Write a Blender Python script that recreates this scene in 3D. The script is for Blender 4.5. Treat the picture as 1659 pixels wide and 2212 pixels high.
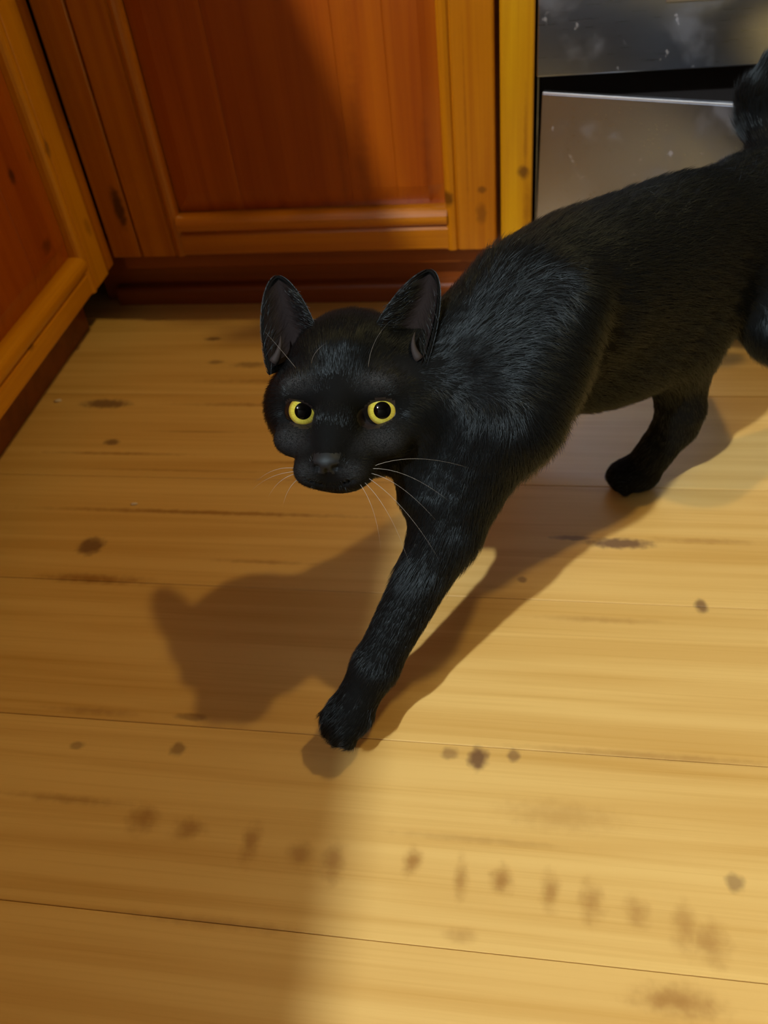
import bpy, bmesh, math, random
import numpy as np
from mathutils import Vector, Matrix

SC = bpy.context.scene
for o in list(bpy.data.objects): bpy.data.objects.remove(o)
COL = SC.collection

# ---------------------------------------------------------------- camera
cam_data = bpy.data.cameras.new('camera'); cam = bpy.data.objects.new('camera', cam_data); COL.objects.link(cam)
CR = Vector((0.985327, 0.140204, -0.097335)); CU = Vector((-0.026544, 0.689220, 0.724066)); CF = Vector((-0.168602, 0.710858, -0.682828))
cam.matrix_world = Matrix(((CR.x, CU.x, -CF.x, 0), (CR.y, CU.y, -CF.y, 0), (CR.z, CU.z, -CF.z, .52), (0, 0, 0, 1)))
cam_data.sensor_fit = 'VERTICAL'; cam_data.sensor_height = 36; cam_data.lens = 36 * 1916.78 / 2212
cam_data.clip_start = .01
cam_data.dof.use_dof = True; cam_data.dof.focus_distance = .53; cam_data.dof.aperture_fstop = 8
SC.camera = cam

# ---------------------------------------------------------------- world, lamps, exposure
w = bpy.data.worlds.new('world'); SC.world = w; w.use_nodes = True
w.node_tree.nodes['Background'].inputs[0].default_value = (.85, .9, 1, 1); w.node_tree.nodes['Background'].inputs[1].default_value = .006
def lamp(name, loc, energy, color, size):
    L = bpy.data.lights.new(name, 'POINT'); L.energy = energy; L.color = color; L.shadow_soft_size = size
    o = bpy.data.objects.new(name, L); COL.objects.link(o); o.location = loc; return o
lamp('counter_lamp', (-.93, -1.15, 2.28), 222, (.94, .98, 1.0), .035)        # over the left worktop, behind the viewer
lamp('ceiling_lamp', (.85, .80, 2.15), 41, (1, .68, .25), .045)            # warm lamp on the right
SC.view_settings.view_transform = 'Standard'; SC.view_settings.look = 'None'; SC.view_settings.gamma = 1
SC.view_settings.use_curve_mapping = False
SC.view_settings.exposure = 0.0

# ---------------------------------------------------------------- helpers
def thing(name, label, cat, loc=(0, 0, 0), rz=0., group=None):
    o = bpy.data.objects.new(name, None); COL.objects.link(o); o.location = loc; o.rotation_euler = (0, 0, rz)
    o.empty_display_size = .05
    o['label'] = label; o['category'] = cat
    if group: o['group'] = group
    return o
def link(name, me, mat, parent=None, loc=None, kind=None, label=None, smooth=False):
    if me.name != name: me.name = name
    if mat and not me.materials: me.materials.append(mat)
    if smooth: me.shade_smooth()
    o = bpy.data.objects.new(name, me); COL.objects.link(o)
    if parent: o.parent = parent
    if loc: o.location = loc
    if kind: o['kind'] = kind
    if label: o['label'] = label
    return o
def from_bm(bm, name='mesh'):
    me = bpy.data.meshes.new(name); bm.normal_update(); bm.to_mesh(me); bm.free(); return me
def box(bm, x0, x1, y0, y1, z0, z1):
    v = [bm.verts.new((x, y, z)) for x in (x0, x1) for y in (y0, y1) for z in (z0, z1)]
    for f in ((0, 1, 3, 2), (4, 6, 7, 5), (0, 4, 5, 1), (2, 3, 7, 6), (0, 2, 6, 4), (1, 5, 7, 3)):
        bm.faces.new([v[i] for i in f])
def bevel(bm, r, seg=2):
    bmesh.ops.bevel(bm, geom=list(bm.edges), offset=r, segments=seg, affect='EDGES', profile=.5, clamp_overlap=True)
def bbox(x0, x1, y0, y1, z0, z1, r=.0015, seg=2):
    bm = bmesh.new(); box(bm, x0, x1, y0, y1, z0, z1)
    if r: bevel(bm, r, seg)
    bmesh.ops.recalc_face_normals(bm, faces=bm.faces); return from_bm(bm)
def prism(profile, a, b, axes):
    """extrude a 2-D outline from a to b; axes = (i, j, k): outline -> axes i, j, extrusion -> axis k"""
    bm = bmesh.new(); R = []
    for t in (a, b):
        row = []
        for p in profile:
            c = [0, 0, 0]; c[axes[0]] = p[0]; c[axes[1]] = p[1]; c[axes[2]] = t; row.append(bm.verts.new(c))
        R.append(row)
    n = len(profile)
    for i in range(n): bm.faces.new((R[0][i], R[0][(i + 1) % n], R[1][(i + 1) % n], R[1][i]))
    bm.faces.new(R[0][::-1]); bm.faces.new(R[1])
    bmesh.ops.recalc_face_normals(bm, faces=bm.faces); return from_bm(bm)
def pydata(name, V_, F_):
    me = bpy.data.meshes.new(name); me.from_pydata([tuple(v) for v in V_], [], [tuple(f) for f in F_]); me.update(); return me

# ---------------------------------------------------------------- materials
def newmat(name):
    m = bpy.data.materials.new(name); m.use_nodes = True
    nt = m.node_tree; return m, nt, nt.nodes['Principled BSDF']
def node(nt, kind, **kw):
    n = nt.nodes.new(kind)
    for k, v in kw.items():
        if k.startswith('i') and k[1:].isdigit():
            s = n.inputs[int(k[1:])]
            if hasattr(v, 'node'): nt.links.new(v, s)
            else: s.default_value = v
        else: setattr(n, k, v)
    return n
def math_(nt, op, a, b=0., clamp=False):
    return node(nt, 'ShaderNodeMath', operation=op, use_clamp=clamp, i0=a, i1=b).outputs[0]
def mix(nt, fac, a, b, mode='MIX'):
    n = nt.nodes.new('ShaderNodeMix'); n.data_type = 'RGBA'; n.blend_type = mode
    for s, v in ((n.inputs[0], fac), (n.inputs[6], a), (n.inputs[7], b)):
        if hasattr(v, 'node'): nt.links.new(v, s)
        else: s.default_value = v
    return n.outputs[2]
def rng(nt, v, a, b, c=0., d=1., smooth=True):
    n = nt.nodes.new('ShaderNodeMapRange'); n.interpolation_type = 'SMOOTHSTEP' if smooth else 'LINEAR'
    nt.links.new(v, n.inputs[0])
    for i, q in enumerate((a, b, c, d)): n.inputs[i + 1].default_value = q
    return n.outputs[0]
def vm(nt, op, a, b):
    n = node(nt, 'ShaderNodeVectorMath', operation=op, i0=a)
    if b is not None:
        if hasattr(b, 'node'): nt.links.new(b, n.inputs[1])
        else: n.inputs[1].default_value = b
    return n
def c4(c): return (c[0], c[1], c[2], 1)
def wood(name, light, dark, axis, fine=1., rough=.35, vary=.25, knots=(), streaks=(), knotcol=(.06, .02, .006), coat=.25, contrast=1., rand=True):
    """lacquered pine: long grain along `axis`, growth-ring waves, knots and streaks at given world spots"""
    m, nt, bs = newmat(name)
    pos = nt.nodes.new('ShaderNodeNewGeometry').outputs['Position']
    if rand:
        oi = nt.nodes.new('ShaderNodeObjectInfo').outputs['Random']
        off = node(nt, 'ShaderNodeCombineXYZ', i0=math_(nt, 'MULTIPLY', oi, 37.), i1=math_(nt, 'MULTIPLY', oi, 11.), i2=math_(nt, 'MULTIPLY', oi, 23.)).outputs[0]
    # distortion of the grain around the knots
    kn = None; warp = None
    for (x, y, z, rx, ry, rz, st) in knots:
        d = vm(nt, 'SUBTRACT', pos, (x, y, z)).outputs[0]
        q = vm(nt, 'MULTIPLY', d, (1 / rx, 1 / ry, 1 / rz)).outputs[0]
        nz = node(nt, 'ShaderNodeTexNoise', i0=pos); nz.inputs['Scale'].default_value = 160; nz.inputs['Detail'].default_value = 1
        L = math_(nt, 'ADD', vm(nt, 'LENGTH', q, None).outputs['Value'], math_(nt, 'MULTIPLY', math_(nt, 'SUBTRACT', nz.outputs[0], .5), .7))
        k = math_(nt, 'MULTIPLY', rng(nt, L, .45, 1.25, 1, 0), st)
        kn = k if kn is None else math_(nt, 'MAXIMUM', kn, k)
    p = vm(nt, 'ADD', pos, off).outputs[0] if rand else pos
    sc = [1, 1, 1]; sc[axis] = .035
    g = vm(nt, 'MULTIPLY', p, tuple(sc)).outputs[0]
    n1 = node(nt, 'ShaderNodeTexNoise', i0=g); n1.inputs['Scale'].default_value = 55 * fine; n1.inputs['Detail'].default_value = 3; n1.inputs['Distortion'].default_value = .6
    sc[axis] = .012
    g2 = vm(nt, 'MULTIPLY', p, tuple(sc)).outputs[0]
    n2 = node(nt, 'ShaderNodeTexNoise', i0=g2); n2.inputs['Scale'].default_value = 420 * fine; n2.inputs['Detail'].default_value = 2
    sc[axis] = .3
    n3 = node(nt, 'ShaderNodeTexNoise', i0=vm(nt, 'MULTIPLY', p, tuple(sc)).outputs[0]); n3.inputs['Scale'].default_value = 9 * fine; n3.inputs['Detail'].default_value = 2
    v = math_(nt, 'ADD', math_(nt, 'MULTIPLY', rng(nt, n1.outputs[0], .35, .7), .55 * contrast), math_(nt, 'MULTIPLY', rng(nt, n2.outputs[0], .45, .75), .22 * contrast))
    v = math_(nt, 'ADD', v, math_(nt, 'MULTIPLY', rng(nt, n3.outputs[0], .4, .7), .30 * contrast), True)
    col = mix(nt, v, c4(light), c4(dark))
    if rand:
        col = mix(nt, math_(nt, 'MULTIPLY', math_(nt, 'FRACT', math_(nt, 'MULTIPLY', oi, 7.3)), vary), col, c4([a * b for a, b in zip(dark, (1.05, .9, .7))]))
    st_ = None
    for (x, y, z, rx, ry, rz, s) in streaks:
        q = vm(nt, 'MULTIPLY', vm(nt, 'SUBTRACT', pos, (x, y, z)).outputs[0], (1 / rx, 1 / ry, 1 / rz)).outputs[0]
        if st_ is None:
            zn = node(nt, 'ShaderNodeTexNoise', i0=pos); zn.inputs['Scale'].default_value = 120; zn.inputs['Detail'].default_value = 2
            wob = math_(nt, 'MULTIPLY', math_(nt, 'SUBTRACT', zn.outputs[0], .5), 1.0)
        k = math_(nt, 'MULTIPLY', rng(nt, math_(nt, 'ADD', vm(nt, 'LENGTH', q, None).outputs['Value'], wob), .0, 1.25, 1, 0), s)
        st_ = k if st_ is None else math_(nt, 'MAXIMUM', st_, k)
    if st_ is not None: col = mix(nt, st_, col, c4([a * b for a, b in zip(dark, (.55, .42, .35))]))
    if kn is not None: col = mix(nt, kn, col, c4(knotcol))
    nt.links.new(col, bs.inputs['Base Color'])
    bs.inputs['Roughness'].default_value = rough
    bs.inputs['Coat Weight'].default_value = coat; bs.inputs['Coat Roughness'].default_value = .18
    b = nt.nodes.new('ShaderNodeBump'); b.inputs['Strength'].default_value = .12; b.inputs['Distance'].default_value = .0006
    nt.links.new(n2.outputs[0], b.inputs['Height']); nt.links.new(b.outputs[0], bs.inputs['Normal'])
    return m
def plain(name, col, rough=.5, metal=0., spec=.5, coat=0.):
    m, nt, bs = newmat(name)
    nz = node(nt, 'ShaderNodeTexNoise'); nz.inputs['Scale'].default_value = 40
    nt.links.new(mix(nt, rng(nt, nz.outputs[0], .3, .7), c4(col), c4([c * .85 for c in col])), bs.inputs['Base Color'])
    bs.inputs['Roughness'].default_value = rough; bs.inputs['Metallic'].default_value = metal
    bs.inputs['Specular IOR Level'].default_value = spec; bs.inputs['Coat Weight'].default_value = coat
    return m
def steel(name, col, rough):
    m, nt, bs = newmat(name)
    pos = nt.nodes.new('ShaderNodeNewGeometry').outputs['Position']
    n1 = node(nt, 'ShaderNodeTexNoise', i0=pos); n1.inputs['Scale'].default_value = 22; n1.inputs['Detail'].default_value = 4
    n2 = node(nt, 'ShaderNodeTexNoise', i0=vm(nt, 'MULTIPLY', pos, (.03, 1, 1)).outputs[0]); n2.inputs['Scale'].default_value = 900
    n3 = node(nt, 'ShaderNodeTexNoise', i0=pos); n3.inputs['Scale'].default_value = 95; n3.inputs['Detail'].default_value = 3
    sm = rng(nt, n1.outputs[0], .52, .72)
    sp = rng(nt, n3.outputs[0], .66, .74)
    nt.links.new(mix(nt, math_(nt, 'MULTIPLY', sp, .5), c4(col), (.75, .74, .72, 1)), bs.inputs['Base Color'])
    bs.inputs['Metallic'].default_value = 1
    r = math_(nt, 'ADD', math_(nt, 'MULTIPLY', sm, .16), math_(nt, 'ADD', math_(nt, 'MULTIPLY', n2.outputs[0], .08), rough))
    nt.links.new(math_(nt, 'ADD', r, math_(nt, 'MULTIPLY', sp, .25)), bs.inputs['Roughness'])
    return m
# floor knots and dark streaks, where the boards have them (world x, y)
FK = [(0.066, 0.5125, 0.028, 0.0065, 0.85), (0.03, 0.517, 0.018, 0.003, 0.6), (0.122, 0.45, 0.005, 0.0075, 0.75), (-0.033, 0.3105, 0.0075, 0.009, 0.85), (-0.052, 0.313, 0.006, 0.005, 0.5), (-0.01, 0.3145, 0.0045, 0.0055, 0.6), (-0.378, 0.489, 0.013, 0.0115, 0.75), (-0.443, 0.6925, 0.028, 0.0085, 0.75), (-0.413, 0.63, 0.009, 0.005, 0.7), (-0.362, 0.814, 0.01, 0.004, 0.7), (-0.009, 0.47, 0.0045, 0.0035, 0.6), (-0.238, 0.301, 0.006, 0.006, 0.55), (-0.236, 0.327, 0.013, 0.0035, 0.5), (-0.311, 0.298, 0.006, 0.0035, 0.45), (0.118, 0.243, 0.006, 0.006, 0.55), (-0.305, 0.763, 0.02, 0.006, 0.45), (-0.345, 0.768, 0.01, 0.004, 0.5)]
SMEAR = [(-0.2450, 0.2490, 0.0125, 0.0121, 0.68), (-0.2130, 0.2450, 0.0125, 0.0095, 0.68), (-0.1700, 0.2400, 0.0075, 0.0149, 0.68), (-0.1370, 0.2360, 0.0094, 0.0095, 0.61), (-0.1160, 0.2330, 0.0088, 0.0149, 0.68), (-0.0680, 0.2380, 0.0065, 0.0101, 0.81), (-0.0380, 0.2300, 0.0050, 0.0149, 0.61), (-0.0140, 0.2310, 0.0075, 0.0101, 0.81), (0.0140, 0.2280, 0.0063, 0.0135, 0.68), (0.0370, 0.2240, 0.0081, 0.0149, 0.61), (0.0620, 0.2210, 0.0088, 0.0108, 0.54), (0.0880, 0.2140, 0.0088, 0.0162, 0.54), (0.1000, 0.2080, 0.0125, 0.0135, 0.61), (0.0800, 0.1760, 0.0275, 0.0095, 0.81), (-0.0360, 0.1980, 0.0100, 0.0054, 0.47)]
FS = [(-.29, .5345, .17, .0035, .75), (-.36, .4520, .055, .0065, .8), (-.31, .3265, .040, .004, .5), (-.40, .6130, .09, .0030, .6), (.07, .3215, .09, .0035, .45), (.13, .518, .05, .004, .4), (.05, .4330, .05, .004, .35),
      (-.26, .7330, .10, .0060, .5), (-.27, .6920, .11, .0040, .55), (-.22, .604, .05, .002, .5), (-.30, .258, .05, .004, .5), (-.33, .590, .12, .002, .4), (-.22, .478, .05, .003, .5), (-.18, .1900, .07, .004, .4),
      (-.03, .255, .06, .0030, .3), (.02, .275, .04, .012, .3), (-.33, .648, .06, .002, .5)]
M_FLOOR = wood('honey pine boards', (.84, .60, .205), (.56, .315, .06), 0, 1., .46, .22, [(x, y, .009, rx, ry, .05, s) for x, y, rx, ry, s in FK], [(x, y, .0, rx, ry, .05, s) for x, y, rx, ry, s in FS + [(x, y, rx, ry, .9 * s) for x, y, rx, ry, s in SMEAR]], (.115, .05, .030), .07, .8)
M_SUB = plain('dark subfloor', (.28, .15, .05), .8)
ORANGE = ((.52, .180, .003), (.30, .075, .001))
M_STILE = wood('orange pine upright', (.54, .195, .003), (.33, .085, .001), 2, 1.1, .30, .25, [(-.447, .8565, .136, .0065, .012, .024, .95), (-.096, .853, .135, .008, .01, .009, .8), (-.061, .853, .143, .005, .01, .004, .6), (-.062, .853, .118, .006, .01, .012, .45), (-.474, .800, .222, .01, .006, .010, .5)], [(-.075, .853, .2, .0015, .01, .12, .35)], (.07, .018, .002), .22)
M_RAIL = wood('orange pine crosswise', *ORANGE, 0, 1.1, .30, .25, [(-.219, .893, .057, .008, .012, .005, .6)], (), (.05, .012, .002), .6)
M_RAILY = wood('yellow brown pine lengthwise', (.74, .33, .004), (.50, .180, .002), 1, 1.1, .30, .25, [(-.474, .655, .095, .02, .006, .004, .5)], (), (.06, .015, .002), .22)
M_STAVE = wood('red orange pine panel', (.45, .108, .002), (.27, .042, .001), 2, .8, .32, .45, [(-.47, .7394, .222, .02, .006, .009, .85), (-.47, .7813, .224, .02, .005, .008, .4), (-.47, .752, .147, .02, .010, .008, .6)], [(-.178, .858, .2, .009, .02, .10, .5), (-.115, .858, .17, .006, .02, .05, .5), (-.20, .858, .16, .005, .02, .06, .4)], (.05, .012, .002), .22)
M_POST = wood('yellow pine post', (.66, .34, .004), (.47, .190, .002), 2, 1.0, .32, .2, [(-.0205, .853, .1595, .0062, .02, .0072, .85)], [(-.019, .853, .19, .0022, .02, .06, .6), (-.0165, .853, .12, .005, .02, .04, .6)], (.12, .040, .004), .3)
M_STILE_LEFT = wood('yellow brown pine upright', (.74, .33, .004), (.50, .180, .002), 2, 1.1, .30, .2, [(-.474, .800, .222, .01, .006, .010, .5), (-.474, .825, .13, .01, .006, .010, .35)], (), (.07, .018, .002), .22)
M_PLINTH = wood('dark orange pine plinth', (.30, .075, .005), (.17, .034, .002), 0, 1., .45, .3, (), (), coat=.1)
M_DARK = plain('near black oven parts', (.012, .010, .010), .7)  # one even near-black for oven body, drawer tray and knobs
M_STEEL = steel('smudged stainless steel', (.47, .55, .70), .25)
M_STEELEDGE = steel('bright steel edge', (.62, .64, .66), .3)
M_GLASS = plain('black oven glass', (.008, .009, .012), .06, 0, .6)
M_WALL = plain('dark grey wall paint', (.14, .13, .12), .8)  # unseen walls and ceiling, darkened to weaken the light they bounce
M_TOP = plain('grey worktop laminate', (.22, .20, .18), .4)
M_CRUMB = plain('pale crumb', (.85, .76, .62), .7)

# ---------------------------------------------------------------- setting: floor boards, walls, ceiling
sub = link('floor', bbox(-1.1, 2.2, -2.2, 1.5, -.03, -.0025, 0), M_SUB, kind='structure')
rows = [-.33 - .13 * k for k in range(13, 0, -1)] + [-.33 + .13 * k for k in range(0, 14)]
rnd = random.Random(4)
for i, y0 in enumerate(rows):
    y1 = min(y0 + .1296, 1.49)
    if y1 - y0 < .03 or y0 < -2.1: continue
    cut = {.32: .55, .71: .4, .84: .5, .45: .47, .19: .62, .06: .3, .58: .36}.get(round(y0, 2), rnd.uniform(-.9, 1.9))
    xs = sorted({-1.09, 2.19} | {round(c, 3) for c in (cut - 1.25, cut, cut + 1.25, cut + 2.5) if -1.0 < c < 2.1})
    for a, b in zip(xs[:-1], xs[1:]):
        bm = bmesh.new(); box(bm, a, b - .0004, y0, y1, -.0024, 0)
        bmesh.ops.bevel(bm, geom=[e for e in bm.edges if all(v.co.z > -.001 for v in e.verts)], offset=.0004, segments=1, affect='EDGES')
        link('plank', from_bm(bm), M_FLOOR, sub)
link('wall_back', bbox(-1.1, 2.2, 1.5, 1.6, 0, 2.4, 0), M_WALL, kind='structure')
link('wall_left', bbox(-1.2, -1.1, -2.2, 1.6, 0, 2.4, 0), M_WALL, kind='structure')
link('wall_right', bbox(2.2, 2.3, -2.2, 1.6, 0, 2.4, 0), M_WALL, kind='structure')
link('wall_front', bbox(-1.2, 2.3, -2.3, -2.2, 0, 2.4, 0), M_WALL, kind='structure')
link('ceiling', bbox(-1.2, 2.3, -2.3, 1.6, 2.4, 2.5, 0), M_WALL, kind='structure')

# ---------------------------------------------------------------- framed doors (front faces -y, origin at the bottom left corner)
def arc(cx, cy, r, a0, a1, n=5): return [(cx + r * math.cos(math.radians(a0 + (a1 - a0) * i / n)), cy + r * math.sin(math.radians(a0 + (a1 - a0) * i / n))) for i in range(n + 1)]
def make_door(parent, loc, rz, W, H, sw, rh, cuts, rail_mat, stile_mat):
    T = .019; P = .0075
    d = link('door', bbox(sw - .008, W - sw + .008, .0125, .0165, rh - .008, H - rh + .008, 0), M_STAVE, parent, loc); d.rotation_euler = (0, 0, rz)
    for x0, s in ((0, 1), (W, -1)):                                       # uprights, outer corner rounded, inner edge with a bead
        pr = [(0, T), (0, .003)] + arc(.003, .003, .003, 180, 270) + [(sw - .0135, 0), (sw - .0125, .0018)] + arc(sw - .0062, .0045, .0062, 205, 360) + [(sw, T)]
        link('stile', prism([(x0 + s * x, y) for x, y in pr], 0, H, (0, 1, 2)), stile_mat, d, smooth=False)
    for z0, s in ((0, 1), (H, -1)):
        pr = [(T, 0), (.003, 0)] + arc(.003, .003, .003, 270, 180) + [(.0, rh - .0225), (.0030, rh - .0195)] + arc(.0060, rh - .0100, .0100, 215, 90, 7) + [(T, rh)]
        link('rail', prism([(y, z0 + s * z) for y, z in pr], sw - .002, W - sw + .002, (1, 2, 0)), rail_mat, d)
    xs = [sw + .0005] + cuts + [W - sw - .0005]
    for i, (a, b) in enumerate(zip(xs[:-1], xs[1:])):                      # fielded staves: flat face, bevel towards the rails
        b_ = .0205; z0, z1 = rh + .0005, H - rh - .0005
        bm = bmesh.new()
        la = .016 if i == 0 else .0006; lb = .016 if i == len(xs) - 2 else .0006
        ya = .0105 if i == 0 else P + .0006; yb = .0105 if i == len(xs) - 2 else P + .0006
        X = [a, a + la, b - lb, b]; Z = [z0, z0 + b_, z1 - b_, z1]
        g = [[bm.verts.new((X[u], (max(.0122 if q in (0, 3) else P, ya if u == 0 else yb if u == 3 else P)), Z[q])) for u in range(4)] for q in range(4)]
        for q in range(3):
            for u in range(3): bm.faces.new((g[q][u], g[q][u + 1], g[q + 1][u + 1], g[q + 1][u]))
        ed = [e for e in bm.edges if e.is_boundary]
        ext = bmesh.ops.extrude_edge_only(bm, edges=ed)['geom']
        for v in ext:
            if isinstance(v, bmesh.types.BMVert): v.co.y = .0135
        bmesh.ops.recalc_face_normals(bm, faces=bm.faces)
        link('stave', from_bm(bm), M_STAVE, d)
    return d

# back cabinet: door between the corner filler and the yellow post beside the oven
bc = thing('base_cabinet', 'orange pine base cabinet with framed door behind the cat, next to the steel oven', 'cabinet', (-.24, .855, 0))
def lc(me, dx, dy):
    me.transform(Matrix.Translation((-dx, -dy, 0))); return me
def bpart(name, me, m, **k): return link(name, lc(me, -.24, .855), m, bc, **k)
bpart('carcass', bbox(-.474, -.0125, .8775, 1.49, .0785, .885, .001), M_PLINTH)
bpart('corner_filler', bbox(-.4715, -.4378, .8565, .8773, .0785, .885, .002), M_STILE)
bpart('post', bbox(-.0425, -.0118, .8535, .8773, .0760, .885, .0025, 3), M_POST, label='yellow pine post with a round knot')
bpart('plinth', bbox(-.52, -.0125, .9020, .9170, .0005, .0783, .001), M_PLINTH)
bpart('floor_strip', prism([(.9018, .0005), (.8880, .0005), (.8885, .014)] + arc(.8945, .016, .006, 180, 90) + [(.9018, .0225)], -.50, -.0125, (1, 2, 0)), M_PLINTH)
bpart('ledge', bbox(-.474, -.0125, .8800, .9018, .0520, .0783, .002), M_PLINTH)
make_door(bc, (-.436 + .24, 0., .0800), 0, .3890, .76, .0515, .0450, [.1240, .2430, .2620 + .028], M_RAIL, M_STILE)

# left cabinet: its door faces the room (+x)
def left_cab(y0, label):
    t = thing('base_cabinet', label, 'cabinet', (-.4720, y0, 0), 0, None)
    def part(name, x0, x1, ya, yb, z0, z1, m, r=.001): return link(name, bbox(x0 + .472, x1 + .472, ya - y0, yb - y0, z0, z1, r), m, t)
    part('carcass', -1.095, -.4915, y0, y0 + .398, .0715, .885, M_PLINTH)
    part('plinth', -.535, -.5200, y0, y0 + .398, .0005, .0713, M_PLINTH)
    make_door(t, (0, .002, .0715), math.pi / 2, .394, .77, .0475, .0430, [.10, .19, .27], M_RAILY, M_STILE_LEFT)
    return t
la = left_cab(.4415, 'orange pine base cabinet on the left, door with pale bead edge, touching the corner')
link('corner_post', bbox(-.0195, -.0015, .3985, .4148, .0715, .885, .001), M_STILE, la)
left_cab(.0415, 'orange pine base cabinet along the left wall, second from the corner')
left_cab(-.3585, 'orange pine base cabinet along the left wall, third from the corner')
left_cab(-.7585, 'orange pine base cabinet along the left wall, farthest from the corner')
bm = bmesh.new()
pts = [(-1.099, -.80), (-.432, -.80), (-.432, .822), (-.0120, .822), (-.0120, 1.499), (-1.099, 1.499)]
lo_ = [bm.verts.new((x, y, .886)) for x, y in pts]; hi_ = [bm.verts.new((x, y, .9)) for x, y in pts]
bm.faces.new(lo_[::-1]); bm.faces.new(hi_)
for i in range(6): bm.faces.new((lo_[i], lo_[(i + 1) % 6], hi_[(i + 1) % 6], hi_[i]))
bmesh.ops.recalc_face_normals(bm, faces=bm.faces)
wt = link('worktop', from_bm(bm), M_TOP); wt['label'] = 'grey worktop running around the corner on the orange pine cabinets'; wt['category'] = 'worktop'

# ---------------------------------------------------------------- steel oven at the right
ov = thing('oven', 'stainless steel oven with its lower drawer hanging askew, right of the cabinet', 'oven', (-.0090, .860, 0))
def opart(name, me, m, parent=ov, **k): return link(name, me, m, parent, **k)
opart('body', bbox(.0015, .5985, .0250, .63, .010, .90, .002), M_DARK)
opart('side_panel', bbox(0, .0013, .0262, .63, .005, .90, 0), M_STEEL)
opart('side_panel', bbox(.5987, .600, .0262, .63, .005, .90, 0), M_STEEL)
dr = opart('oven_door', bbox(-.0008, .600, -.0030, .0240, .2440, .760, .0015, 3), M_STEEL)
opart('window', bbox(.11, .49, -.0042, -.0025, .302, .62, .0008), M_GLASS, dr, label='black glass oven window')
opart('window_trim', bbox(.105, .495, -.0048, -.0025, .2985, .3018, .0006), M_STEELEDGE, dr)
bm = bmesh.new(); bmesh.ops.create_cone(bm, cap_ends=True, segments=20, radius1=.009, radius2=.009, depth=.50, matrix=Matrix.Translation((.30, -.045, .70)) @ Matrix.Rotation(math.pi / 2, 4, 'Y'))
for x in (.08, .52): bmesh.ops.create_cone(bm, cap_ends=True, segments=12, radius1=.006, radius2=.006, depth=.045, matrix=Matrix.Translation((x, -.024, .70)) @ Matrix.Rotation(math.pi / 2, 4, 'X'))
opart('handle', from_bm(bm), M_STEELEDGE, dr)
cp = opart('control_panel', bbox(0, .600, -.0030, .0240, .764, .895, .002, 3), M_STEEL)
for k in range(5):
    bm = bmesh.new(); bmesh.ops.create_cone(bm, cap_ends=True, segments=20, radius1=.019, radius2=.016, depth=.024, matrix=Matrix.Translation((.10 + .10 * k, -.0155, .83)) @ Matrix.Rotation(math.pi / 2, 4, 'X'))
    opart('knob', from_bm(bm), M_DARK, cp)
opart('cooktop', bbox(-.0005, .6005, -.003, .635, .8985, .912, .003), M_STEELEDGE)
# the drawer front: a shallow steel pan, pulled out crooked and sagging to the right
dw = opart('drawer', bbox(0, .585, -.0030, .0005, -.2070, 0, .0008, 2), M_STEEL); dw.location = (.0052, .0008, .2300)
dw.rotation_euler = (0, math.radians(1.5), math.radians(-14.0))
opart('top_lip', bbox(.0005, .5845, -.0034, .0022, -.0004, .0014, .0005), M_STEELEDGE, dw)
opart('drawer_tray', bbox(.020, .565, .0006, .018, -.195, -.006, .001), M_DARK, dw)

# ---------------------------------------------------------------- crumbs on the floor
def crumb(x, y, sx, sy, sz, rz, label, seed):
    bm = bmesh.new(); bmesh.ops.create_icosphere(bm, subdivisions=2, radius=1)
    r = random.Random(seed)
    for v in bm.verts: v.co *= r.uniform(.8, 1.15); v.co.x *= sx; v.co.y *= sy; v.co.z = max(v.co.z * sz + sz * .8, 0)
    o = link('crumb', from_bm(bm), M_CRUMB, loc=(x, y, .0001), smooth=True); o.rotation_euler = (0, 0, rz); o['label'] = label; o['category'] = 'crumb'; o['group'] = 'crumbs on the floor'
crumb(-.3573, .5422, .0034, .0013, .0010, .15, 'pale oblong crumb on the boards in front of the cat, away from the cabinet', 1)
crumb(-.4985, .6960, .0042, .0022, .0012, .3, 'pale crumb on the floor against the plinth of the left cabinet', 2)
# ---------------------------------------------------------------- the cat: one implicit surface, meshed once
def V(*a): return np.array(a, float)
# head frame: x = the cat's left, y = up over the crown, z = where the face looks (millimetres)
HEAD_O = V(-0.1162, 0.4041, 0.2122)
def head_frame():
    f = V(-0.055, -0.79, 0.59); f /= np.linalg.norm(f)
    r = V(0.985, 0.10, -0.06)
    r -= f * (r @ f); r /= np.linalg.norm(r)
    u = np.cross(f, r)
    return r, u, f
HX, HY, HZ = head_frame()
def hw(x, y, z): return HEAD_O + (HX * x + HY * y + HZ * z) * 0.001

PR = []   # (kind, a, b, ra, rb, blend, flow direction, is_head)
def cone(a, b, ra, rb, k=.02, flow=None): PR.append(('c', V(*a), V(*b), ra, rb, k, flow, False))
def elli(c, r, k=.02, ax=None, flow=None): PR.append(('e', V(*c), V(*r), ax, None, k, flow, False))
def hell(x, y, z, rx, ry, rz, k=8., flow=(0, .3, -1), ax=None, sub=False):
    PR.append(('e', hw(x, y, z), V(rx, ry, rz) * .001, (HX, HY, HZ) if ax is None else ax, sub, k * .001, HX * flow[0] + HY * flow[1] + HZ * flow[2], True))
def hcone(a, b, ra, rb, k=8., flow=(0, .3, -1)):
    PR.append(('c', hw(*a), hw(*b), ra * .001, rb * .001, k * .001, HX * flow[0] + HY * flow[1] + HZ * flow[2], True))
BACK = V(.66, .74, -.08)
LEFT = V(.745, -.667, 0.)
UPV = V(0, 0, 1.)
BX = (BACK / np.linalg.norm(BACK), LEFT, np.cross(BACK / np.linalg.norm(BACK), LEFT))
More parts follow.
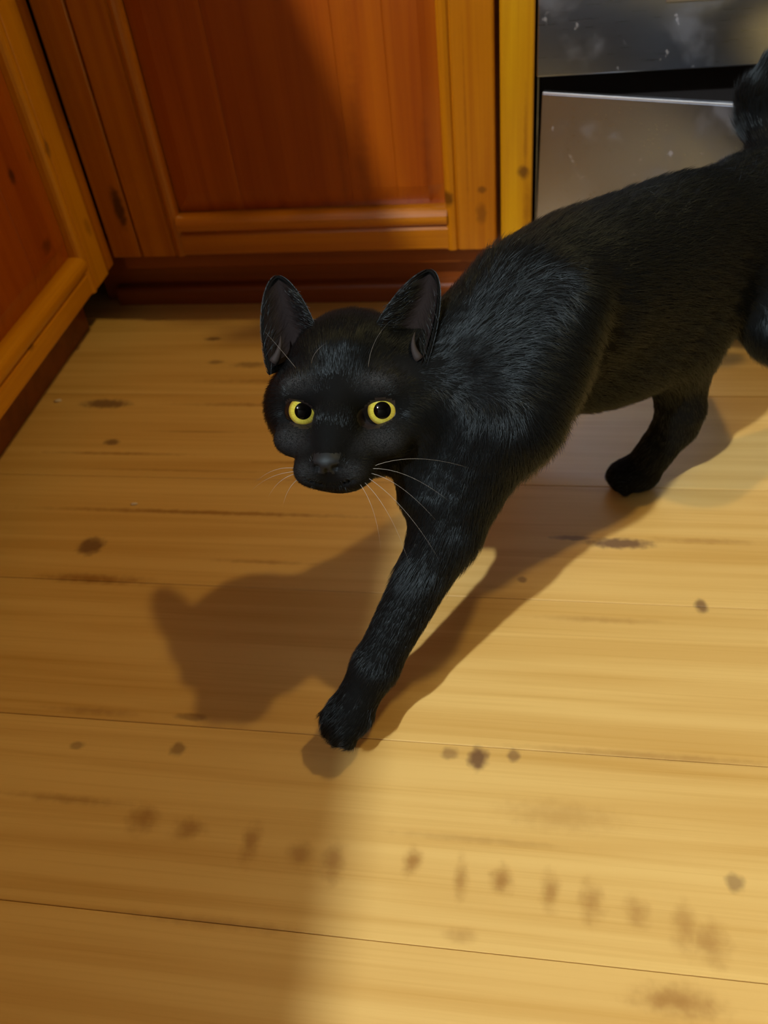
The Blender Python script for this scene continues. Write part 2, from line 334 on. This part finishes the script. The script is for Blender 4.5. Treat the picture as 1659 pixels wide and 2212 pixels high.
def build_cat():
    fl = BACK + V(0, 0, -.35)
    # trunk
    elli((-.026, .466, .188), (.048, .046, .052), .03, BX, fl)          # fore chest
    elli((.026, .535, .209), (.085, .051, .052), .03, BX, fl)           # deep rib cage
    elli((.086, .597, .184), (.080, .051, .069), .03, BX, fl)           # loin
    elli((.158, .668, .186), (.072, .047, .052), .03, BX, fl)           # rump
    cone((-.008, .500, .238), (.155, .664, .214), .022, .020, .035, BACK + V(0, 0, -.15))   # back line
    # shoulder blades
    cone((.014, .476, .236), (-.012, .436, .182), .021, .026, .022, V(.3, .3, -1))
    cone((-.022, .511, .220), (-.070, .475, .176), .020, .026, .025, V(.3, .3, -1))
    # neck
    cone((-.012, .494, .226), (-.052, .476, .204), .027, .024, .02, BACK + V(0, 0, -.3))
    elli((.050, .563, .149), (.075, .040, .036), .035, BX, fl)
    cone((-.018, .478, .200), (-.106, .446, .186), .041, .033, .022, BACK + V(0, 0, -.3))
    cone((-.070, .440, .186), (-.066, .412, .146), .028, .021, .022, V(-.2, -.2, -1))   # breast
    # near foreleg, reaching forward
    cone((-.022, .430, .182), (-.055, .398, .122), .025, .0200, .020, V(-.3, -.2, -1))
    cone((-.055, .397, .124), (-.099, .338, .058), .0200, .0142, .010, V(-.5, -.5, -.9))
    cone((-.099, .338, .058), (-.113, .322, .037), .0142, .0136, .008, V(-.5, -.5, -.9))
    elli((-.1172, .3145, .0320), (.0165, .0155, .0128), .007, None, V(-.6, -.7, -.2))
    toes((-.1172, .3145, .0185), V(-.66, -.74, -.1), V(.745, -.667, 0))
    # far foreleg, just leaving the floor under the chest
    cone((-.072, .472, .178), (-.030, .504, .132), .028, .021, .018, V(.2, .2, -1))
    cone((-.030, .504, .132), (-.056, .490, .088), .018, .0125, .010, V(0, 0, -1))
    cone((-.056, .490, .088), (-.048, .498, .070), .0125, .012, .008, V(0, 0, -1))
    elli((-.0440, .5020, .0620), (.0130, .0130, .0150), .006, None, V(0, 0, -1))
    # far hind leg, planted under the belly
    cone((.140, .684, .180), (.098, .590, .146), .044, .031, .024, V(.1, .1, -1))
    cone((.098, .590, .148), (.110, .585, .080), .029, .0185, .016, V(.3, .2, -1))
    cone((.110, .585, .080), (.109, .586, .064), .0180, .0165, .006, V(.2, .1, -1))
    cone((.109, .586, .064), (.086, .581, .018), .0160, .0150, .008, V(-.5, 0, -1))
    elli((.0790, .5800, .0145), (.0220, .0165, .0140), .007, (V(.97, .24, 0), V(-.24, .97, 0), UPV), V(-1, -.2, -.1))
    toes((.0790, .5800, .0), V(-.97, -.24, 0), V(.24, -.97, 0), .004)
    # near hind leg, pushed out behind
    cone((.180, .652, .184), (.183, .610, .144), .042, .032, .022, V(.2, 0, -1))
    cone((.183, .610, .142), (.292, .675, .104), .029, .0160, .016, V(.7, .4, -.5))
    cone((.292, .675, .104), (.276, .648, .022), .0150, .0135, .008, V(-.1, -.1, -1))
    elli((.2660, .6360, .0135), (.0180, .0160, .0130), .007, None, V(-.6, -.7, -.2))
    toes((.2660, .6360, .0), V(-.66, -.74, 0), V(.745, -.667, 0))
    # tail, carried up and out behind
    tp = [(.182, .698, .214), (.175, .733, .224), (.165, .750, .238), (.162, .754, .254), (.174, .758, .270), (.200, .762, .280), (.232, .768, .284), (.268, .775, .278)]
    tr = [.019, .0160, .0145, .0140, .0135, .0130, .0115, .0080]
    for i in range(len(tp) - 1):
        cone(tp[i], tp[i + 1], tr[i], tr[i + 1], .010, V(*tp[i + 1]) - V(*tp[i]))
    # head
    hell(0, 22, -44, 42, 41, 41, 12, (0, .5, -1))                          # cranium
    hell(0, 0, -47, 50, 36, 34, 14, (0, -.2, -1))
    for s in (-1, 1):
        hell(s * 36, 2, -37, 19, 24, 27, 14, (s * .9, -.4, -.8))         # jowls
        hell(s * 22, 14, -12, 15, 10.5, 13, 9, (s * .4, .8, -.6))           # brow
        hell(s * 27, -17, -11, 15, 11, 13, 9, (s * .9, -.4, -.6))         # cheek bone
        hell(s * 15, -25, -3, 10, 12, 13, 8, (s * .8, .1, -.8))            # side of the muzzle
    hcone((0, 26, -16), (0, -8, 3), 16, 10.8, 10, (0, 1, -.35))            # forehead to nose bridge
    hcone((0, -8, 3), (0, -26.5, 13.5), 10.8, 9.0, 8, (0, 1, -.2))
    for s in (-1, 1):
        hell(s * 11.5, -34, 6, 12.4, 10.5, 14, 6, (s * .9, -.5, -.3))        # whisker pads
    hell(0, -39.5, -2, 14, 7.5, 12.5, 7, (0, -.8, -.5))                         # chin
    hcone((0, -28, -14), (0, -16, -42), 18, 28, 12, (0, -.6, -1))          # lower jaw and throat
    hell(0, -28.8, 17.6, 9.6, 6.2, 6.8, 3, (0, 1, 0))                      # nose leather
    # carved: nostrils, mouth line, eye openings
    for s in (-1, 1):
        hell(s * 6.0, -31.8, 22.5, 3.0, 2.2, 4.2, 1.0, sub=True)
        ca, sa = math.cos(s * .44), math.sin(s * .44)
        ax = (HX * ca + HY * sa, -HX * sa + HY * ca, HZ)
        hell(s * 24, -1.5, -1.0, 10.6, 6.4, 11.0, 1.8, ax=ax, sub=True)
    hell(0, -36.5, 21, 1.0, 6.0, 3.2, 1.6, sub=True)
    for s in (-1, 1):
        ca, sa = math.cos(-s * .35), math.sin(-s * .35)
        hell(s * 7.5, -41.0, 16.5, 8.5, .9, 5.5, 1.6, ax=(HX * ca - HY * sa, HX * sa + HY * ca, HZ), sub=True)

def toes(c, fwd, lat, lift=0.):
    c = V(*c)
    for q, (l, f) in enumerate(((-.0105, .0085), (-.0038, .0125), (.0038, .0125), (.0105, .0085))):
        elli(c + lat * l + fwd * f + V(0, 0, .0098 + lift * .2), (.0058, .0058, .0088), .0028, None, fwd)

def dist(p, P):
    kind, a, b, c, d = p[:5]
    if kind == 'c':
        ab = b - a; L2 = ab @ ab
        t = np.clip(((P - a) @ ab) / L2, 0, 1)
        q = P - a - t[:, None] * ab
        return np.sqrt((q * q).sum(1)) - (c + (d - c) * t)
    q = P - a
    if c is not None: q = np.stack([q @ c[0], q @ c[1], q @ c[2]], 1)
    k0 = np.sqrt(((q / b) ** 2).sum(1)); k1 = np.sqrt(((q / (b * b)) ** 2).sum(1)) + 1e-9
    return k0 * (k0 - 1) / k1
def reach(p):
    if p[0] == 'c': return (p[1] + p[2]) / 2, np.linalg.norm(p[2] - p[1]) / 2 + max(p[3], p[4])
    return p[1], max(p[2])
def sdf(P):
    D = np.full(len(P), .3)
    for p in PR:
        c, r = reach(p)
        m = np.nonzero(((P - c) ** 2).sum(1) < (r + .05) ** 2)[0]
        if not len(m): continue
        d = dist(p, P[m]); k = p[5]; D0 = D[m]
        if p[0] == 'e' and p[4]:
            h = np.maximum(k - np.abs(D0 + d), 0) / k
            D[m] = np.maximum(D0, -d) + h * h * k * .25
        else:
            h = np.maximum(k - np.abs(D0 - d), 0) / k
            D[m] = np.minimum(D0, d) - h * h * k * .25
    return D
def grad(P, e=.0004):
    G = np.stack([sdf(P + V(e, 0, 0)) - sdf(P - V(e, 0, 0)), sdf(P + V(0, e, 0)) - sdf(P - V(0, e, 0)), sdf(P + V(0, 0, e)) - sdf(P - V(0, 0, e))], 1)
    return G / (np.linalg.norm(G, axis=1)[:, None] + 1e-12)
def mesh_cat(hc=.0064, sub=4):
    lo = V(-.215, .270, -.004); hi = V(.330, .815, .335)
    n = np.ceil((hi - lo) / hc).astype(int)
    ax = [lo[i] + hc * (np.arange(n[i]) + .5) for i in range(3)]
    X = np.stack(np.meshgrid(*ax, indexing='ij'), -1).reshape(-1, 3)
    Dc = sdf(X).reshape(n)
    hf = hc / sub
    F = np.repeat(np.repeat(np.repeat(np.where(Dc > 0, 1., -1.).astype(np.float32), sub, 0), sub, 1), sub, 2)
    near = np.argwhere(np.abs(Dc) < hc * 1.7)
    off = np.stack(np.meshgrid(*[np.arange(sub)] * 3, indexing='ij'), -1).reshape(-1, 3)
    I = (near[:, None] * sub + off[None]).reshape(-1, 3)
    for s in range(0, len(I), 400000):
        J = I[s:s + 400000]
        F[J[:, 0], J[:, 1], J[:, 2]] = sdf(lo + (J + .5) * hf)
    S = F < 0
    a = S[:-1, :-1, :-1].astype(np.int8); cnt = np.zeros_like(a)
    for dx in (0, 1):
        for dy in (0, 1):
            for dz in (0, 1):
                cnt += S[dx:S.shape[0] - 1 + dx, dy:S.shape[1] - 1 + dy, dz:S.shape[2] - 1 + dz]
    act = np.argwhere((cnt > 0) & (cnt < 8))
    idx = np.full(cnt.shape, -1, np.int32); idx[act[:, 0], act[:, 1], act[:, 2]] = np.arange(len(act))
    acc = np.zeros((len(act), 3)); w = np.zeros(len(act))
    cor = [(i >> 2 & 1, i >> 1 & 1, i & 1) for i in range(8)]
    for i in range(8):
        for j in range(i + 1, 8):
            if sum(abs(cor[i][q] - cor[j][q]) for q in range(3)) != 1: continue
            A = act + cor[i]; B = act + cor[j]
            fa = F[A[:, 0], A[:, 1], A[:, 2]]; fb = F[B[:, 0], B[:, 1], B[:, 2]]
            m = (fa < 0) != (fb < 0)
            t = np.where(m, fa / np.where(m, fa - fb, 1), 0)
            acc[m] += (A + (B - A) * t[:, None])[m]; w[m] += 1
    Vt = lo + (acc / w[:, None] + .5) * hf
    faces = []
    for d in range(3):
        e = [0, 0, 0]; e[d] = 1
        sl0 = tuple(slice(0, S.shape[q] - e[q]) for q in range(3)); sl1 = tuple(slice(e[q], S.shape[q]) for q in range(3))
        ch = np.argwhere(S[sl0] != S[sl1])
        u, v = [(1, 2), (2, 0), (0, 1)][d]
        ch = ch[(ch[:, u] > 0) & (ch[:, v] > 0)]
        U = np.zeros(3, int); U[u] = 1; W = np.zeros(3, int); W[v] = 1
        q = [idx[tuple((ch - U - W).T)], idx[tuple((ch - W).T)], idx[tuple(ch.T)], idx[tuple((ch - U).T)]]
        Q = np.stack(q, 1); ins = S[tuple(ch.T)]
        Q[~ins] = Q[~ins][:, ::-1]
        faces.append(Q)
    Fc = np.concatenate(faces); Fc = Fc[(Fc >= 0).all(1)]
    for it in range(3):
        sm = np.zeros_like(Vt); c = np.zeros(len(Vt))
        for q in range(4):
            for r in (q - 1, (q + 1) % 4):
                np.add.at(sm, Fc[:, q], Vt[Fc[:, r]]); np.add.at(c, Fc[:, q], 1)
        Vt = Vt * .4 + .6 * sm / np.maximum(c, 1)[:, None]
        G = grad(Vt); Vt = Vt - G * np.clip(sdf(Vt), -.003, .003)[:, None]
    Vt[:, 2] = np.maximum(Vt[:, 2], .0006)
    return Vt, Fc, grad(Vt)
# ---------------------------------------------------------------- cat materials
def fur_mat(name, col, rough, spec=.5):
    m, nt, bs = newmat(name)
    nz = node(nt, 'ShaderNodeTexNoise'); nz.inputs['Scale'].default_value = 120
    nt.links.new(mix(nt, nz.outputs[0], c4(col), c4([c * .6 for c in col])), bs.inputs['Base Color'])
    bs.inputs['Roughness'].default_value = rough; bs.inputs['Specular IOR Level'].default_value = spec; bs.inputs['Specular Tint'].default_value = (.75, .92, 1, 1)
    return m
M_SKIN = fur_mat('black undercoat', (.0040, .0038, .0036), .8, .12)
_nt = M_SKIN.node_tree; _bs = _nt.nodes['Principled BSDF']; _at = node(_nt, 'ShaderNodeAttribute', attribute_name='thin_sheen')
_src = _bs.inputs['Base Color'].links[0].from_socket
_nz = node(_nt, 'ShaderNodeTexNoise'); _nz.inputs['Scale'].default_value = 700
_nt.links.new(mix(_nt, math_(_nt, 'MULTIPLY', _at.outputs['Fac'], rng(_nt, _nz.outputs[0], .3, .65)), _src, (.042, .044, .046, 1)), _bs.inputs['Base Color'])  # grey mixed in: skin under sparse brow hair, painted sheen on cheeks and whisker pads
M_FUR = fur_mat('black guard hair', (.0034, .0040, .0045), .32, .62)
M_EAR = fur_mat('dusky ear skin', (.022, .016, .0155), .85, .12)
M_NOSE = fur_mat('black nose leather', (.015, .0155, .0165), .55, .35)
M_FOLD = fur_mat('greyish pink ear fold', (.040, .031, .029), .7, .3)
M_RIM = fur_mat('dark eye rim', (.026, .018, .017), .5, .4)
M_BALL = plain('dark eyeball', (.010, .008, .006), .08, 0, .5)
M_PUPIL = plain('black pupil', (.001, .001, .001), .05, 0, .22, 0.)
M_WHISK = plain('pale whisker', (.42, .42, .40), .4)
def iris_mat():
    m, nt, bs = newmat('yellow green iris')
    oc = nt.nodes.new('ShaderNodeTexCoord').outputs['Object']
    xy = vm(nt, 'MULTIPLY', oc, (1, 1, 0)).outputs[0]
    L = vm(nt, 'LENGTH', xy, None).outputs['Value']
    nz = node(nt, 'ShaderNodeTexNoise', i0=vm(nt, 'NORMALIZE', xy, None).outputs[0]); nz.inputs['Scale'].default_value = 14; nz.inputs['Detail'].default_value = 4
    a = mix(nt, rng(nt, nz.outputs[0], .35, .65), (.66, .60, .085, 1), (.50, .44, .045, 1))
    a = mix(nt, rng(nt, L, .0066, .0084), a, (.30, .20, .025, 1))
    a = mix(nt, rng(nt, L, .0048, .0040), a, (.22, .19, .02, 1))
    nt.links.new(a, bs.inputs['Base Color']); bs.inputs['Roughness'].default_value = .12; bs.inputs['Coat Weight'].default_value = 1; bs.inputs['Coat Roughness'].default_value = .02
    return m
M_IRIS = iris_mat()

# ---------------------------------------------------------------- cat: one continuous body
def thin_coat_sheen(h):
    """mask thin: hair sparse over the eyes, sheen painted on the cheeks and the whisker pads"""
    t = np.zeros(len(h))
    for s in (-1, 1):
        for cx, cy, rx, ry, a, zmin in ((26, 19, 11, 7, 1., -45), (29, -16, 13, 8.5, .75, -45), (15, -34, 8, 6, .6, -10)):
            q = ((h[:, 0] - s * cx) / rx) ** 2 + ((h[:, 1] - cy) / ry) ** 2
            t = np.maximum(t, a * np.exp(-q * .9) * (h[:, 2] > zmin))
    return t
build_cat()
CV, CFc, CN = mesh_cat()
ORG = V(.03, .53, 0)
cat = thing('cat', 'black cat with yellow eyes striding over the floorboards, head turned up to the viewer', 'cat', tuple(ORG))
bm_me = bpy.data.meshes.new('body')
bm_me.vertices.add(len(CV)); bm_me.vertices.foreach_set('co', (CV - ORG).astype(np.float32).ravel())
bm_me.loops.add(len(CFc) * 4); bm_me.loops.foreach_set('vertex_index', CFc.astype(np.int32).ravel())
bm_me.polygons.add(len(CFc)); bm_me.polygons.foreach_set('loop_start', np.arange(len(CFc), dtype=np.int32) * 4); bm_me.polygons.foreach_set('loop_total', np.full(len(CFc), 4, np.int32))
bm_me.update(calc_edges=True); bm_me.validate()
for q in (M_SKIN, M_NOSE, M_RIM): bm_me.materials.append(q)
fh = CV[CFc].mean(1) - HEAD_O; fh = np.stack([fh @ HX, fh @ HY, fh @ HZ], 1) * 1000
mi = np.zeros(len(CFc), np.int32)
mi[(np.abs(fh[:, 0]) < 8.0 - .35 * np.maximum(-26 - fh[:, 1], 0)) & (fh[:, 1] > -34.5) & (fh[:, 1] < -23.5) & (fh[:, 2] > 14)] = 1
for s in (-1, 1):
    ca, sa = math.cos(s * .44), math.sin(s * .44); dx = fh[:, 0] - s * 24; dy = fh[:, 1] + 1.4
    mi[((dx * ca + dy * sa) / 12.2) ** 2 + ((-dx * sa + dy * ca) / 8.0) ** 2 + ((fh[:, 2] + 2) / 13) ** 2 < 1] = 2
hv = CV - HEAD_O; hv = np.stack([hv @ HX, hv @ HY, hv @ HZ], 1) * 1000
att = bm_me.attributes.new('thin_sheen', 'FLOAT', 'POINT')
if len(bm_me.vertices) == len(hv): att.data.foreach_set('value', thin_coat_sheen(hv).astype(np.float32))
if len(bm_me.polygons) == len(mi): bm_me.polygons.foreach_set('material_index', mi)
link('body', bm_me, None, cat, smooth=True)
HM = Matrix(((HX[0], HY[0], HZ[0], HEAD_O[0] - ORG[0]), (HX[1], HY[1], HZ[1], HEAD_O[1] - ORG[1]), (HX[2], HY[2], HZ[2], HEAD_O[2] - ORG[2]), (0, 0, 0, 1)))
def hpart(name, me, m, parent=cat, label=None, smooth=True, local=None):
    o = link(name, me, m, parent, label=label, smooth=smooth)
    if parent is cat: o.matrix_local = HM @ (local or Matrix())
    elif local: o.matrix_local = local
    return o
def hair_mesh(name, pts, r0, n=5):
    pts = [V(*p) for p in pts]; P_ = []; F_ = []
    for j, p in enumerate(pts):
        t = pts[min(j + 1, len(pts) - 1)] - pts[max(j - 1, 0)]; t /= np.linalg.norm(t)
        a = np.cross(t, V(.3, .2, 1)); a /= np.linalg.norm(a); b = np.cross(t, a)
        r = r0 * (1 - .9 * j / (len(pts) - 1))
        for i in range(n): P_.append(p + (a * math.cos(2 * math.pi * i / n) + b * math.sin(2 * math.pi * i / n)) * r)
    for j in range(len(pts) - 1):
        for i in range(n): F_.append((j * n + i, j * n + (i + 1) % n, (j + 1) * n + (i + 1) % n, (j + 1) * n + i))
    F_.append(tuple(range(n))[::-1]); F_.append(tuple((len(pts) - 1) * n + i for i in range(n)))
    return pydata(name, P_, F_)
def bez(a, b, c, n=12): return [tuple((1 - t) ** 2 * V(*a) + 2 * t * (1 - t) * V(*b) + t * t * V(*c)) for t in [i / n for i in range(n + 1)]]
# ears: cupped shells, the opening to the front
def cub(a, b, c, d, t): return (1 - t) ** 3 * a + 3 * t * (1 - t) ** 2 * b + 3 * t * t * (1 - t) * c + t ** 3 * d
def ear_surface(s, shrink=0., push=0.):
    nu, nv = 19, 22; pts = []
    for j in range(nv):
        v = j / (nv - 1); vv = .04 * shrink + v * (1 - .11 * shrink)
        I = cub(V(17, 46, -22), V(24, 62, -25), V(37, 82, -36), V(48, 84.5, -39), vv)
        Oo = cub(V(48, 22, -19), V(57, 46, -23), V(60, 82, -38), V(48, 84.5, -39), vv)
        m = (I + Oo) / 2; I = m + (I - m) * (1 - .15 * shrink); Oo = m + (Oo - m) * (1 - .15 * shrink)
        wd = np.linalg.norm(Oo - I)
        for i in range(nu):
            u = i / (nu - 1); k = 4 * u * (1 - u)
            p = I + (Oo - I) * u + V(-.10 * s * 0, 0, -1) * (k ** .8 * wd * .46) + V(0, 0, push)
            pts.append(V(p[0] * s, p[1], p[2]) * .001)
    F_ = [(j * nu + i, j * nu + i + 1, (j + 1) * nu + i + 1, (j + 1) * nu + i) for j in range(nv - 1) for i in range(nu - 1)]
    if s < 0: F_ = [f[::-1] for f in F_]
    return pts, F_, nu, nv
EARS = {}
for s in (-1, 1):
    P_, F_, nu, nv = ear_surface(s)
    me = pydata('ear', P_, F_); bm = bmesh.new(); bm.from_mesh(me); bmesh.ops.remove_doubles(bm, verts=bm.verts, dist=1e-6)
    bmesh.ops.recalc_face_normals(bm, faces=bm.faces)
    bm.normal_update()
    if sum(f.normal.z for f in bm.faces) > 0: bmesh.ops.reverse_faces(bm, faces=bm.faces)
    bmesh.ops.solidify(bm, geom=bm.faces[:], thickness=.0016)
    bmesh.ops.recalc_face_normals(bm, faces=bm.faces)
    bm.to_mesh(me); bm.free()
    e = hpart('ear', me, M_SKIN)
    P2, F2, _, _ = ear_surface(s, 1., 1.1)
    hpart('inner_ear', pydata('inner_ear', P2, F2), M_EAR, e, label='dusky pinkish inside of the ear')
    fo = bez((s * .0455, .030, -.0215), (s * .0400, .037, -.0195), (s * .0420, .046, -.0250), 8)
    hpart('ear_fold', hair_mesh('ear_fold', fo, .0030, 8), M_FOLD, e, label='pale fleshy fold at the foot of the ear')
    EARS[s] = (np.array(P_), F_)
# eyes
def cap(r, a0, a1, n=40, m=8):
    """zone of a sphere about +z between two polar angles"""
    pts = []; F_ = []
    for j in range(m + 1):
        a = a0 + (a1 - a0) * j / m
        for i in range(n):
            t = 2 * math.pi * i / n; pts.append((r * math.sin(a) * math.cos(t), r * math.sin(a) * math.sin(t), r * math.cos(a)))
    for j in range(m):
        for i in range(n): F_.append((j * n + i, (j + 1) * n + i, (j + 1) * n + (i + 1) % n, j * n + (i + 1) % n))
    if a0 < 1e-4:
        F_ = [f for f in F_ if True]
    return pts, F_
def cap_mesh(name, r, a0, a1, m=8):
    me = pydata(name, *cap(r, a0, a1, m=m)); bm = bmesh.new(); bm.from_mesh(me); bmesh.ops.remove_doubles(bm, verts=bm.verts, dist=1e-7)
    bmesh.ops.recalc_face_normals(bm, faces=bm.faces); bm.normal_update()
    if sum(f.normal.z for f in bm.faces) < 0: bmesh.ops.reverse_faces(bm, faces=bm.faces)
    bm.to_mesh(me); bm.free(); return me
camh = V(0, 0, .52) - HEAD_O; camh = V(camh @ HX, camh @ HY, camh @ HZ) * 1000
for s in (-1, 1):
    c = V(s * 24 + (-1.2 if s < 0 else .2), .3, -14.6)
    g = camh - c; g /= np.linalg.norm(g)
    if s < 0: g = g + V(.02, -.02, 0)
    g /= np.linalg.norm(g)
    x = np.cross(V(0, 1, 0), g); x /= np.linalg.norm(x); y = np.cross(g, x)
    lm = Matrix(((x[0], y[0], g[0], c[0] * .001), (x[1], y[1], g[1], c[1] * .001), (x[2], y[2], g[2], c[2] * .001), (0, 0, 0, 1)))
    ball = hpart('eye', cap_mesh('eye', .0116, 0, math.pi, 24), M_BALL, local=lm, label='dark eyeball')
    hpart('iris', cap_mesh('iris', .01172, math.asin(.0040 / .0116), math.asin(.0084 / .0116)), M_IRIS, ball, label='yellow green iris')
    hpart('pupil', cap_mesh('pupil', .01178, 0, math.asin(.0050 / .0116)), M_PUPIL, ball, label='round black pupil')
# nose leather as its own skin
# whiskers and brow hairs: tapered bent hairs
mm = lambda p: tuple(V(*p) * .001)
WH = [((20, -33, 8), (42, -30, 10), (66, -52, -4)), ((21, -35, 9), (40, -37, 14), (60, -62, 6)), ((20, -37, 10), (44, -50, 16), (62, -84, 8)), ((18, -39, 11), (36, -52, 18), (46, -86, 14)), ((22, -32, 5), (46, -22, 2), (76, -34, -20)), ((16, -40, 12), (28, -52, 18), (30, -78, 16)),
      ((-22, -33, 8), (-36, -31, 10), (-50, -42, 2)), ((-22, -36, 8), (-32, -38, 12), (-40, -50, 8)), ((-21, -39, 8), (-27, -44, 12), (-30, -54, 10)), ((-23, -35, 6), (-40, -36, 6), (-56, -48, -6)),
      ((-14, 28, 2), (-9, 34, 14), (0, 38, 18)), ((20, 25, 2), (24, 38, 14), (34, 48, 14)), ((-24, 25, 0), (-30, 36, 10), (-40, 46, 8))]
for k, (a, b, c) in enumerate(WH):
    hpart('whisker' if k < 10 else 'brow_hair', hair_mesh('whisker', bez(mm(a), mm(b), mm(c)), .00013 if k < 10 else .00010), M_WHISK)

# ---------------------------------------------------------------- fur: short lying hairs over the body
def make_fur():
    rg = np.random.default_rng(7)
    A0 = CV[CFc[:, 0]]; A1 = CV[CFc[:, 1]]; A2 = CV[CFc[:, 2]]; A3 = CV[CFc[:, 3]]
    area = np.linalg.norm(np.cross(A2 - A0, A3 - A1), axis=1)
    cen = (A0 + A2) / 2
    hd = cen - HEAD_O; hl = np.stack([hd @ HX, hd @ HY, hd @ HZ], 1) * 1000
    head = (hl[:, 2] > -60) & (np.abs(hl[:, 1]) < 75) & (np.abs(hl[:, 0]) < 75)
    wgt = area * np.where(head, 2.6, 1.0)
    NH = 210000
    pick = rg.choice(len(wgt), NH, p=wgt / wgt.sum())
    u = rg.random((NH, 1)); v = rg.random((NH, 1))
    P = A0[pick] * (1 - u) * (1 - v) + A1[pick] * u * (1 - v) + A2[pick] * u * v + A3[pick] * (1 - u) * v
    n = CN[CFc[pick, 0]]
    h = P - HEAD_O; h = np.stack([h @ HX, h @ HY, h @ HZ], 1) * 1000
    keep = np.ones(NH, bool)
    for s in (-1, 1):
        keep &= ((h[:, 0] - s * 24) / 11.2) ** 2 + (h[:, 1] / 9.2) ** 2 + ((h[:, 2] + 3) / 14) ** 2 > 1
    keep &= rg.random(NH) > .62 * thin_coat_sheen(h)
    keep &= ~((np.abs(h[:, 0]) < 8.5) & (np.abs(h[:, 1] + 29.5) < 6) & (h[:, 2] > 12))
    keep &= P[:, 2] > .003
    P = P[keep]; n = n[keep]; h = h[keep]; NK = len(P)
    D = np.zeros((NK, 3)); W = np.zeros(NK)
    for p in PR:
        if p[0] == 'e' and p[4]: continue
        c, r = reach(p); m = np.nonzero(((P - c) ** 2).sum(1) < (r + .03) ** 2)[0]
        if not len(m): continue
        wv = np.exp(-np.maximum(dist(p, P[m]), 0) / (.006 if not p[7] else .004)); W[m] += wv
        D[m] += wv[:, None] * (p[6] / np.linalg.norm(p[6]))
    D += rg.normal(0, .10, D.shape)
    D -= n * (D * n).sum(1)[:, None]; D /= np.linalg.norm(D, axis=1)[:, None] + 1e-9
    inh = (h[:, 2] > -58) & (np.abs(h[:, 1]) < 72) & (np.abs(h[:, 0]) < 72)
    snout = inh & (h[:, 1] < 18) & (h[:, 2] > -8)
    L = np.full(NK, .0125); L[inh] = .0070; L[snout] = .0036
    low = (P[:, 2] < .11) & ~inh; L[low] = .0065; L[P[:, 2] < .03] = .0045
    belly = (n[:, 2] < -.3) & (P[:, 2] > .10) & ~inh; L[belly] = .013
    L *= rg.uniform(.7, 1.25, NK)
    clump = np.sin(P @ V(310, 170, 90) + 2 * np.sin(P @ V(90, -140, 60))) * np.sin(P @ V(-120, 260, 340)); lift = .22 + np.where(inh, .08, np.where(P[:, 2] < .15, .05, .15)) * clump + rg.uniform(-.05, .08, NK)
    pts = np.zeros((NK, 4, 3))
    for j, t in enumerate((0, .33, .66, 1.)):
        pts[:, j] = P - n * .0006 + (n * (lift * (t - .32 * t * t))[:, None] + D * (t * (.92 + .1 * t))) * L[:, None]
    pts[..., 2] = np.maximum(pts[..., 2], .0008)
    # tufts inside the ears and along their rims
    T_ = []
    for s in (-1, 1):
        E = EARS[s][0].reshape(22, 19, 3)
        for q in range(420):
            j = int(rg.integers(0, 12)); i = int(rg.choice([0, 1, 2, 3, 17, 18], p=[.3, .25, .2, .1, .1, .05]))
            b = E[j, i] + rg.normal(0, .0008, 3); a_ = E[min(j + int(rg.integers(4, 9)), 21), 9 + int(rg.integers(-3, 4))]
            d = (a_ - b) * rg.uniform(.45, .9); f = V(0, 0, rg.uniform(.002, .007))
            T_.append([b, b + d * .33 + f * .7, b + d * .66 + f, b + d + f * .8])
        for q in range(700):
            j = int(rg.integers(0, 20)); i = int(rg.choice([0, 18])); t_ = rg.random()
            b = E[j, i] * (1 - t_) + E[j + 1, i] * t_; d = E[j + 1, i] - E[j, i]; d = d / (np.linalg.norm(d) + 1e-9) * .0022
            o_ = (E[j, i] - E[j, 9]); o_ = o_ / (np.linalg.norm(o_) + 1e-9) * .0010
            T_.append([b, b + d * .4 + o_ * .5, b + d * .7 + o_ * .8, b + d + o_])
    T_ = np.array(T_) * 1000
    T_ = HEAD_O + (T_[..., 0:1] * HX + T_[..., 1:2] * HY + T_[..., 2:3] * HZ) * .001
    pts = np.concatenate([pts, T_]); NK = len(pts)
    cu = bpy.data.hair_curves.new('fur'); cu.add_curves([4] * NK)
    cu.attributes['position'].data.foreach_set('vector', (pts - ORG).astype(np.float32).ravel())
    ra = cu.attributes.get('radius') or cu.attributes.new('radius', 'FLOAT', 'POINT')
    R = np.array([.000085, .000075, .00005, .00001])[None] * np.ones((NK, 1))
    ra.data.foreach_set('value', R.astype(np.float32).ravel())
    cu.materials.append(M_FUR)
    o = bpy.data.objects.new('fur', cu); COL.objects.link(o); o.parent = cat; o['kind'] = 'stuff'
make_fur()
